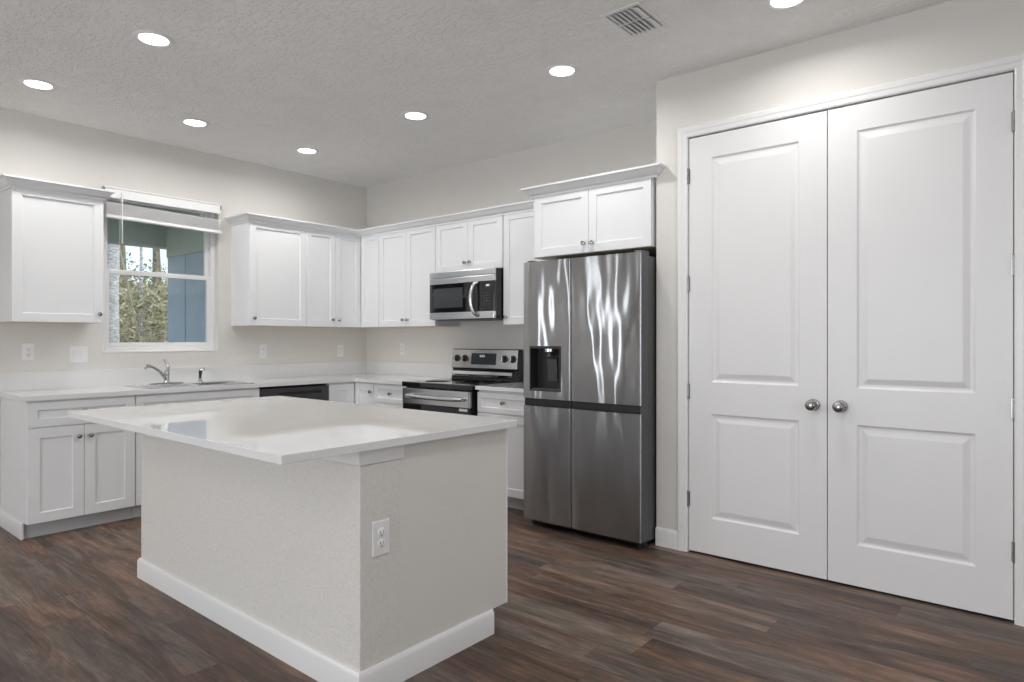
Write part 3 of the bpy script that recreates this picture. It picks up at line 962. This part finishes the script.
for (x0, x1) in ((1.70, 1.716), (1.720, 1.736), (1.742, 1.758)):
    vs = [on_panel(x0, 1.116, 0), on_panel(x1, 1.116, 0), on_panel(x1, 1.136, 0), on_panel(x0, 1.136, 0)]
    bm.faces.new([bm.verts.new(p + nrm * 0.0024) for p in vs])
obj('digits', bm, M['label'], dsp)
for x in (1.423, 1.520, 1.985, 2.078):
    bm = BM()
    lathe(bm, on_panel(x, 1.104, 0), nrm, [(0.032, 0), (0.031, 0.006), (0.025, 0.010), (0.023, 0.026), (0.020, 0.030), (0, 0.031)], 24)
    k = obj('control_knob', bm, M['blackmatte'], bgd, smooth=True)
    c = on_panel(x, 1.104, 0) + nrm * 0.031
    bm = BM()
    box(bm, x - 0.005, x + 0.005, c.y - 0.008, c.y + 0.002, c.z - 0.019, c.z + 0.019)
    obj('grip', bm, M['steel_plain'], k, bevel=0.002)

# ------------------------------------------------------------------ microwave
MX0, MX1, MZ0, MZ1, MF = 1.404, 2.150, 1.440, 1.846, 0.415
mw = thing('microwave', (1.77, -0.2, MZ0), 'stainless over the range microwave with a dark window and curved handle', 'microwave')
obj('case', box(BM(), MX0 + 0.004, MX1, -(MF - 0.028), -0.002, MZ0, MZ1), M['black'], mw, bevel=0.002)
CPX = 1.985            # door / control split
bm = BM()
box(bm, MX0, CPX + 0.001, -MF + 0.003, -(MF - 0.028), 1.500, 1.742)
box(bm, CPX + 0.003, MX1 - 0.002, -MF + 0.003, -(MF - 0.028), 1.500, 1.742)
dm = obj('door_glass', bm, M['glassblack'], mw, bevel=0.002)
obj('window_screen', box(BM(), MX0 + 0.05, 1.80, -MF + 0.0012, -MF + 0.004, 1.540, 1.705), M['display'], dm)
obj('top_grille', box(BM(), MX0, MX1 - 0.002, -MF, -(MF - 0.028), 1.795, MZ1 - 0.001), M['steel_plain'], mw, bevel=0.003)
obj('upper_band', box(BM(), MX0, MX1 - 0.002, -MF, -(MF - 0.028), 1.743, 1.792), M['steel_plain'], mw, bevel=0.003)
obj('lower_band', box(BM(), MX0, MX1 - 0.002, -MF, -(MF - 0.028), MZ0 + 0.002, 1.500), M['steel_plain'], mw, bevel=0.003)
hp = smooth_path([(1.975, -MF, 1.735), (1.957, -MF - 0.028, 1.712), (1.945, -MF - 0.045, 1.66), (1.943, -MF - 0.050, 1.605), (1.946, -MF - 0.045, 1.545), (1.958, -MF - 0.028, 1.490), (1.975, -MF, 1.468)])
obj('handle', tube(BM(), hp, 0.0155, 12, 1.1), M['steel_plain'], mw, smooth=True)
bm = BM()
for r in range(5):
    for c in range(3):
        box(bm, 2.035 + c * 0.028, 2.053 + c * 0.028, -MF + 0.0015, -MF + 0.003, 1.555 + r * 0.022, 1.566 + r * 0.022)
obj('keypad', bm, M['display'], mw)
obj('clock_display', box(BM(), 2.062, 2.098, -MF + 0.001, -MF + 0.003, 1.700, 1.716), M['label'], mw)
obj('vent_filter', box(BM(), 1.45, 2.09, -0.36, -0.06, MZ0 - 0.006, MZ0), M['darkgrey'], mw)

# ------------------------------------------------------------------ refrigerator
FX0, FXM, FX1, FF = 2.766, 3.161, 3.674, 0.812
fr_ = thing('refrigerator', (3.21, -0.42, 0), 'large stainless four door refrigerator with an ice and water dispenser', 'refrigerator')
obj('case', box(BM(), FX0 + 0.006, FX1 - 0.004, -0.715, -0.03, 0.035, 1.785), M['fridge_side'], fr_, bevel=0.004)
obj('base_grille', box(BM(), FX0 + 0.02, FX1 - 0.02, -0.74, -0.70, 0.012, 0.06), M['slot'], fr_)
for x in (FX0 + 0.05, FX1 - 0.05):
    obj('foot', lathe(BM(), (x, -0.735, 0), Z, [(0.018, 0), (0.018, 0.012), (0.010, 0.014), (0.010, 0.04)], 16), M['blackmatte'], fr_, smooth=True)
def steel_door(name, a0, a1, b0, b1, hole=None):
    """bowed door: front face slightly crowned, rounded vertical edges"""
    bm = BM()
    n = 24
    rr = 0.008
    prof = []                         # plan outline (a, c)
    c_back, c_front = 0.722, FF
    prof.append((a0, c_back))
    for k in range(6):
        an = PI - (PI / 2) * k / 5
        prof.append((a0 + rr + rr * math.cos(an), c_front - rr + rr * math.sin(an) - 0.0))
    for k in range(1, n):
        t_ = k / n
        prof.append((a0 + rr + (a1 - a0 - 2 * rr) * t_, c_front + 0.004 * math.sin(PI * t_)))
    for k in range(6):
        an = PI / 2 - (PI / 2) * k / 5
        prof.append((a1 - rr + rr * math.cos(an), c_front - rr + rr * math.sin(an)))
    prof.append((a1, c_back))
    def slab(p0, p1, pr):
        A = [bm.verts.new((a, -c, p0)) for a, c in pr]
        B = [bm.verts.new((a, -c, p1)) for a, c in pr]
        k = len(pr)
        for i in range(k):
            bm.faces.new((A[i], A[(i + 1) % k], B[(i + 1) % k], B[i]))
        bm.faces.new(A); bm.faces.new(B)
    if hole is None:
        slab(b0, b1, prof)
    else:
        ha0, ha1, hb0, hb1 = hole
        def clip(lo, hi):
            out = [(lo, c_back)]
            def cz(a):
                for (p, q) in zip(prof, prof[1:]):
                    if p[0] <= a <= q[0] and q[0] > p[0]:
                        return p[1] + (q[1] - p[1]) * (a - p[0]) / (q[0] - p[0])
                return c_front
            if lo > a0: out.append((lo, cz(lo)))
            else: out = [(a0, c_back)]
            out += [p for p in prof[1:-1] if lo <= p[0] <= hi]
            if hi < a1: out.append((hi, cz(hi)))
            out.append((hi, c_back))
            return out
        slab(b0, hb0, prof)
        slab(hb1, b1, prof)
        slab(hb0, hb1, clip(a0, ha0))
        slab(hb0, hb1, clip(ha1, a1))
        box(bm, ha0, ha1, -0.730, -0.722, hb0, hb1)
    o = obj(name, bm, M['steel'], fr_, smooth=True)
    o.data.materials.append(M['fridge_side'])
    for p in o.data.polygons:
        if abs(p.normal.x) > 0.97 or abs(p.normal.z) > 0.9:
            p.material_index = 1
    return o
ZB0, ZB1 = 0.820, 0.873
HOLE = (2.826, 3.084, 0.925, 1.228)
dl = steel_door('door', FX0, FXM - 0.003, ZB1, 1.800, HOLE)
dr_ = steel_door('door', FXM + 0.003, FX1, ZB1, 1.800)
steel_door('door', FX0, FXM - 0.003, 0.048, ZB0)
steel_door('door', FXM + 0.003, FX1, 0.048, ZB0)
bm = BM()
box(bm, FX0 + 0.004, FXM - 0.004, -(FF - 0.012), -0.722, ZB0 + 0.002, ZB1 - 0.002)
box(bm, FXM + 0.004, FX1 - 0.012, -(FF - 0.012), -0.722, ZB0 + 0.002, ZB1 - 0.002)
obj('handle_channel', bm, M['blackmatte'], fr_, bevel=0.002)
obj('side_strip', box(BM(), FX1 - 0.010, FX1 - 0.001, -(FF - 0.010), -0.722, ZB0 + 0.001, ZB1 - 0.001), M['fridge_side'], fr_)
obj('center_gasket', box(BM(), FXM - 0.0028, FXM + 0.0028, -0.795, -0.722, 0.05, 1.798), M['slot'], fr_)
# dispenser
dp = obj('dispenser', box(BM(), HOLE[0], HOLE[1], -0.733, -0.7305, HOLE[2], HOLE[3]), M['blackmatte'], dl)
bm = BM()
h0, h1, h2, h3 = HOLE
box(bm, h0, h0 + 0.008, -FF - 0.006, -0.733, h2, h3)
box(bm, h1 - 0.008, h1, -FF - 0.006, -0.733, h2, h3)
box(bm, h0 + 0.008, h1 - 0.008, -FF - 0.006, -0.733, h3 - 0.018, h3)
box(bm, h0 + 0.008, h1 - 0.008, -FF - 0.006, -0.733, h2, h2 + 0.006)
obj('dispenser_frame', bm, M['blackmatte'], dl, bevel=0.001)
bm = BM()
lathe(bm, (2.965, -0.775, h3 - 0.019), (0, 0, -1), [(0.036, 0), (0.036, 0.018), (0.026, 0.026), (0.020, 0.050), (0.012, 0.055), (0, 0.055)], 18)
obj('dispenser_nozzle', bm, M['steel_plain'], dl, smooth=True)
bm = BM()
prism(bm, WY, [(0.735, 0.99), (0.742, 0.99), (0.752, 1.14), (0.735, 1.15)], 2.925, 3.005)
obj('dispenser_paddle', bm, M['darkgrey'], dl, bevel=0.003)
obj('drip_tray', box(BM(), h0 + 0.012, h1 - 0.012, -FF, -0.734, h2 + 0.006, h2 + 0.016), M['darkgrey'], dl, bevel=0.002)
for a in (FX0 + 0.03, FX1 - 0.045):
    obj('hinge_cover', box(BM(), a - 0.02, a + 0.03, -0.78, -0.68, 1.7865, 1.815), M['fridge_side'], fr_, bevel=0.004)

# ------------------------------------------------------------------ island
IX0, IX1, IY0, IY1 = 1.780, 3.742, -3.228, -2.068
HX0, HX1, HY0, HY1 = 1.822, 3.708, -2.903, -2.712
isl = thing('kitchen_island', (2.77, -2.6, 0), 'kitchen island with a white quartz top on a textured beige half wall', 'island')
bm = BM()
vs = []
ch = 0.006
def rounded(x0, x1, y0, y1, z):
    out = []
    for (cx, cy, a0) in ((x1 - ch, y1 - ch, 0), (x0 + ch, y1 - ch, 90), (x0 + ch, y0 + ch, 180), (x1 - ch, y0 + ch, 270)):
        for k in range(5):
            an = math.radians(a0 + 90 * k / 4)
            out.append(bm.verts.new((cx + ch * math.cos(an), cy + ch * math.sin(an), z)))
    return out
A, B = rounded(IX0, IX1, IY0, IY1, CT0), rounded(IX0, IX1, IY0, IY1, CT1)
for i in range(len(A)): bm.faces.new((A[i], A[(i + 1) % len(A)], B[(i + 1) % len(B)], B[i]))
bm.faces.new(A); bm.faces.new(B)
obj('worktop', bm, M['quartz'], isl, bevel=0.0018)
obj('half_wall', box(BM(), HX0, HX1, HY0, HY1, 0, 0.828), M['half_wall'], isl, bevel=0.004)
obj('wall_cap', box(BM(), HX0 - 0.006, HX1 + 0.004, HY0 - 0.006, HY1 + 0.010, 0.829, 0.8838), M['trim'], isl, bevel=0.002)
CX1 = 3.701
bm = BM()
box(bm, HX0 + 0.01, CX1, HY1, -2.120, 0.102, 0.8838)
cc = obj('cabinet_carcass', bm, M['cabinet'], isl, bevel=0.001)
bm = BM()
box(bm, CX1, CX1 + 0.0045, HY1, -2.098, 0.102, 0.8838)
obj('end_panel', bm, M['wall'], isl)
obj('corner_strip', box(BM(), CX1 - 0.014, CX1 + 0.0060, -2.106, -2.097, 0.102, 0.8838), M['cabinet'], isl)
obj('toe_kick', box(BM(), HX0 + 0.01, CX1 - 0.002, HY1, -2.204, 0, 0.102), M['cabinet'], isl)
IF = Fr((0, -2.120, 0), (1, 0, 0), (0, 1, 0))
xs = [HX0 + 0.014 + (CX1 - 0.004 - HX0 - 0.014) * k / 4 for k in range(5)]
for k in range(4):
    shaker(isl, IF, xs[k], xs[k + 1], DR + 0.004, 0.872, 0, name='drawer', rail=0.04, knob=((xs[k] + xs[k + 1]) / 2, 0.79))
    shaker(isl, IF, xs[k], xs[k + 1], 0.104, DR, 0, knob=(xs[k + 1] - 0.04 if k % 2 == 0 else xs[k] + 0.04, 0.65))
bp = baseprof(0.104, 0.014)
bm = BM()
# left end, front, right end
sweep(bm, [(HX0, HY1), (HX0, HY0), (HX1, HY0), (HX1, HY1 + 0.005)], [(o, z) for o, z in bp])
obj('baseboard', bm, M['trim'], isl, smooth=True)
bm = BM()
sweep(bm, [(CX1 + 0.0042, HY1 + 0.005), (CX1 + 0.0042, -2.200)], bp)
obj('baseboard', bm, M['trim'], isl, smooth=True)

# ------------------------------------------------------------------ outlets
def outlet(name, fr, a, b, label, cat='outlet', group='white wall outlets', gangs=1, sockets=True, parent_c=0.0, w=0.075, h=0.122):
    t = thing(name, fr(a, b, parent_c), label, cat, group)
    ww = w if gangs == 1 else 0.122
    bm = BM()
    fbox(bm, fr, a - ww / 2, a + ww / 2, b - h / 2, b + h / 2, parent_c + 0.0003, parent_c + 0.006)
    obj('cover_plate', bm, M['plastic'], t, bevel=0.003)
    cs = [a] if gangs == 1 else [a - 0.024, a + 0.024]
    for i, c in enumerate(cs):
        if sockets is True:
            for s in (-1, 1):
                bz = b + s * 0.0195
                bm = BM()
                lathe(bm, fr(c, bz, parent_c + 0.006), fr.n, [(0.0165, 0), (0.0165, 0.002), (0.015, 0.003), (0, 0.003)], 20)
                sk_ = obj('socket', bm, M['plastic'], t, smooth=True)
                bm = BM()
                for da, hh in ((-0.0062, 0.0045), (0.0062, 0.0036)):
                    fbox(bm, fr, c + da - 0.0012, c + da + 0.0012, bz + 0.003 - hh, bz + 0.003 + hh, parent_c + 0.0088, parent_c + 0.0093)
                lathe(bm, fr(c, bz - 0.0085, parent_c + 0.0088), fr.n, [(0.0026, 0), (0.0026, 0.0005), (0, 0.0005)], 10)
                obj('slots', bm, M['slot'], sk_)
        else:
            bm = BM()
            fbox(bm, fr, c - 0.016, c + 0.016, b - 0.033, b + 0.033, parent_c + 0.006, parent_c + 0.0075)
            pd = obj('frame', bm, M['plastic'], t, bevel=0.001)
            bm = BM()
            prism(bm, fr, [(parent_c + 0.0075, b - 0.028), (parent_c + 0.009, b - 0.028), (parent_c + 0.013, b + 0.028), (parent_c + 0.0075, b + 0.028)], c - 0.012, c + 0.012)
            obj('rocker', bm, M['plastic'], pd, bevel=0.001)
    return t
outlet('wall_outlet', WX, -2.955, 1.183, 'duplex outlet under the wall cabinet left of the window')
outlet('light_switch', WX, -2.645, 1.160, 'double light switch plate at the lower left corner of the window', 'switch', None, gangs=2, sockets=False)
outlet('wall_outlet', WX, -1.172, 1.165, 'outlet on the window wall under the wide wall cabinet right of the window')
outlet('wall_outlet', WX, -0.334, 1.157, 'outlet on the window wall nearest the room corner')
outlet('wall_outlet', WY, 0.575, 1.175, 'outlet on the range wall between the corner and the range')
outlet('wall_outlet', Fr((HX1, 0, 0), (0, 1, 0), (1, 0, 0)), -2.812, 0.556, 'duplex outlet on the right end of the island half wall', h=0.125, w=0.078)

# ------------------------------------------------------------------ pantry double door and casing
CZ = 0.018
PW_ = Fr((0, FY, 0), (1, 0, 0), (0, -1, 0))
def casing_prof_v(fr, a_in, a_out, b0, b1, bm):
    s = 1 if a_out > a_in else -1
    w = abs(a_out - a_in)
    pr = [(0, 0), (0, 0.009), (0.006, 0.012), (w * 0.45, 0.013), (w * 0.55, 0.016), (w - 0.006, CZ), (w, CZ - 0.004), (w, 0)]
    A = [bm.verts.new(fr(a_in + s * p[0], b0, p[1])) for p in pr]
    B = [bm.verts.new(fr(a_in + s * p[0], b1 + p[0], p[1])) for p in pr]
    k = len(pr)
    for i in range(k):
        bm.faces.new((A[i], A[(i + 1) % k], B[(i + 1) % k], B[i]))
    bm.faces.new(A); bm.faces.new(B)
bm = BM()
AI0, AI1, BT = 3.890, 5.447, 2.482
cw = 0.060
casing_prof_v(PW_, AI0, AI0 - cw, 0, BT, bm)
casing_prof_v(PW_, AI1, AI1 + cw, 0, BT, bm)
pr = [(0, 0), (0, 0.009), (0.006, 0.012), (cw * 0.45, 0.013), (cw * 0.55, 0.016), (cw - 0.006, CZ), (cw, CZ - 0.004), (cw, 0)]
A = [bm.verts.new(PW_(AI0 - p[0], BT + p[0], p[1])) for p in pr]
B = [bm.verts.new(PW_(AI1 + p[0], BT + p[0], p[1])) for p in pr]
for i in range(len(pr)):
    bm.faces.new((A[i], A[(i + 1) % len(pr)], B[(i + 1) % len(pr)], B[i]))
bm.faces.new(A); bm.faces.new(B)
struct('trim_1', bm, M['trim'])
bm = BM()                                 # jamb
fbox(bm, PW_, OX0, OX0 + 0.006, 0, OZ - 0.006, -0.113, 0.002)
fbox(bm, PW_, OX1 - 0.004, OX1, 0, OZ - 0.006, -0.113, 0.002)
fbox(bm, PW_, OX0, OX1, OZ - 0.006, OZ, -0.113, 0.002)
fbox(bm, PW_, OX0 + 0.006, OX0 + 0.030, 0, OZ - 0.010, -0.060, -0.045)
fbox(bm, PW_, OX1 - 0.030, OX1 - 0.004, 0, OZ - 0.010, -0.060, -0.045)
fbox(bm, PW_, OX0 + 0.006, OX1 - 0.004, OZ - 0.030, OZ - 0.006, -0.060, -0.045)
struct('trim_3', bm, M['trim'])
LOOPS = [(0.010, 0.0085), (0.016, 0.0090), (0.022, 0.0088), (0.048, 0.0015), (0.052, 0.0010)]
def pantry_leaf(name, a0, a1, holes, ka, ha, label):
    t = thing(name, PW_((a0 + a1) / 2, 0, -0.02), label, 'door')
    t['kind'] = 'structure'
    bm = BM()
    panel_door(bm, PW_, a0, a1, 0.012, 2.473, -0.037, 0.035, holes, LOOPS)
    obj('panel', bm, M['door'], t, bevel=0.0015)
    k = None
    bm = BM()
    lathe(bm, PW_(ka, 0.926, -0.002), (0, -1, 0), [(0.032, 0), (0.032, 0.004), (0.028, 0.009), (0.013, 0.012), (0.011, 0.028), (0.016, 0.036), (0.026, 0.046), (0.0285, 0.056), (0.026, 0.065), (0.018, 0.071), (0, 0.073)], 28)
    obj('door_knob', bm, M['nickel'], t, smooth=True)
    for z in (2.250, 1.606, 0.963, 0.320):
        bm = BM()
        lathe(bm, PW_(ha, z - 0.045, 0.004), Z, [(0.0, -0.004), (0.004, -0.003), (0.0065, 0), (0.0065, 0.090), (0.004, 0.093), (0, 0.094)], 12)
        s = 1 if ha > (a0 + a1) / 2 else -1
        fbox(bm, PW_, min(ha, ha - s * 0.010), max(ha, ha - s * 0.010), z - 0.044, z + 0.044, -0.006, -0.0005)
        obj('hinge', bm, M['nickel'], t, smooth=True)
    return t
pantry_leaf('door_1', 3.896, 4.664, [(4.036, 4.526, 1.022, 2.340), (4.036, 4.526, 0.222, 0.836)], 4.598, 3.8925, 'left leaf of the white two panel pantry double door')
pantry_leaf('door_2', 4.668, 5.441, [(4.806, 5.304, 1.022, 2.340), (4.806, 5.304, 0.222, 0.836)], 4.732, 5.4445, 'right leaf of the white two panel pantry double door')

# ------------------------------------------------------------------ ceiling lights and vent
LOC = [(1.905, -2.872, 'recessed ceiling light above the island, nearest the top edge of the photo'),
       (0.697, -3.074, 'leftmost recessed ceiling light, above the wall cabinet left of the window'),
       (0.716, -2.115, 'recessed ceiling light in front of the kitchen window'),
       (0.721, -1.181, 'recessed ceiling light nearest the room corner'),
       (2.077, -1.180, 'recessed ceiling light in front of the microwave'),
       (3.334, -1.152, 'recessed ceiling light in front of the refrigerator'),
       (4.619, -1.146, 'recessed ceiling light in front of the pantry door, cut by the top edge'),
       (3.3, -2.87, None), (4.9, -3.3, None), (6.6, -3.0, None), (2.0, -5.6, None), (5.0, -6.2, None), (7.4, -6.0, None)]  # unlabelled lights are added out of view to keep the floor lit
light0 = None
for (x, y, lab) in LOC:
    if light0 is None:
        t = thing('ceiling_light', (x, y, H), lab, 'ceiling light', 'recessed ceiling lights')
        obj('trim_ring', lathe(BM(), (x, y, H - 0.0005), (0, 0, -1), [(0.100, 0), (0.099, 0.003), (0.090, 0.007), (0.080, 0.008), (0.071, 0.004), (0.071, 0.001)], 40), M['plastic'], t, smooth=True)
        obj('lens', lathe(BM(), (x, y, H - 0.001), (0, 0, -1), [(0.070, 0), (0.070, 0.003), (0.0, 0.0045)], 36), M['lens'], t, smooth=True)
        light0 = t
    else:
        t = light0.copy()
        COL.objects.link(t)
        t.location = (x, y, H)
        t['label'] = lab or 'added ceiling light out of view that keeps the floor lit'
        if lab is None:
            t['group'] = 'added ceiling lights out of view'
        for c in light0.children:
            q = c.copy()
            COL.objects.link(q)
            q.parent = t
    l = D.lights.new('downlight', 'AREA')
    l.shape = 'DISK'
    l.size = 0.125
    l.energy = LAMP_POWER
    l.color = (1.0, 0.978, 0.95)
    l.spread = math.radians(165)
    lo = D.objects.new('downlight', l)
    COL.objects.link(lo)
    lo.location = (0, 0, -0.012)
    lo.parent = t

v = thing('ceiling_vent', (3.965, -1.422, H), 'white ceiling air vent with two rows of curved louvres', 'vent')
VX0, VX1, VY0, VY1 = 3.855, 4.075, -1.575, -1.268
bm = BM()
zf0, zf1 = H - 0.006, H - 0.0005
box(bm, VX0, VX0 + 0.025, VY0, VY1, zf0, zf1)
box(bm, VX1 - 0.020, VX1, VY0, VY1, zf0, zf1)
box(bm, VX0 + 0.025, VX1 - 0.020, VY0, VY0 + 0.025, zf0, zf1)
box(bm, VX0 + 0.025, VX1 - 0.020, VY1 - 0.025, VY1, zf0, zf1)
box(bm, VX0 + 0.025, VX1 - 0.020, -1.427, -1.417, zf0, zf1)
obj('frame', bm, M['plastic'], v, bevel=0.002)
obj('duct_opening', box(BM(), VX0 + 0.02, VX1 - 0.016, VY0 + 0.02, VY1 - 0.02, H - 0.0012, H - 0.0004), M['duct'], v)
for (y0, y1) in ((VY0 + 0.026, -1.428), (-1.416, VY1 - 0.026)):
    for k in range(6):
        x = VX0 + 0.036 + k * 0.025
        bm = BM()
        w = 0.0225 if k < 5 else 0.042
        fr_v = Fr((x, 0, H), (0, 1, 0), (1, 0, 0))
        prism(bm, fr_v, [(0, -0.003), (w * 0.4, -0.011), (w, -0.016), (w, -0.0145), (w * 0.45, -0.0095), (0.0015, -0.0015)], y0, y1)
        obj('louvre', bm, M['plastic'], v)
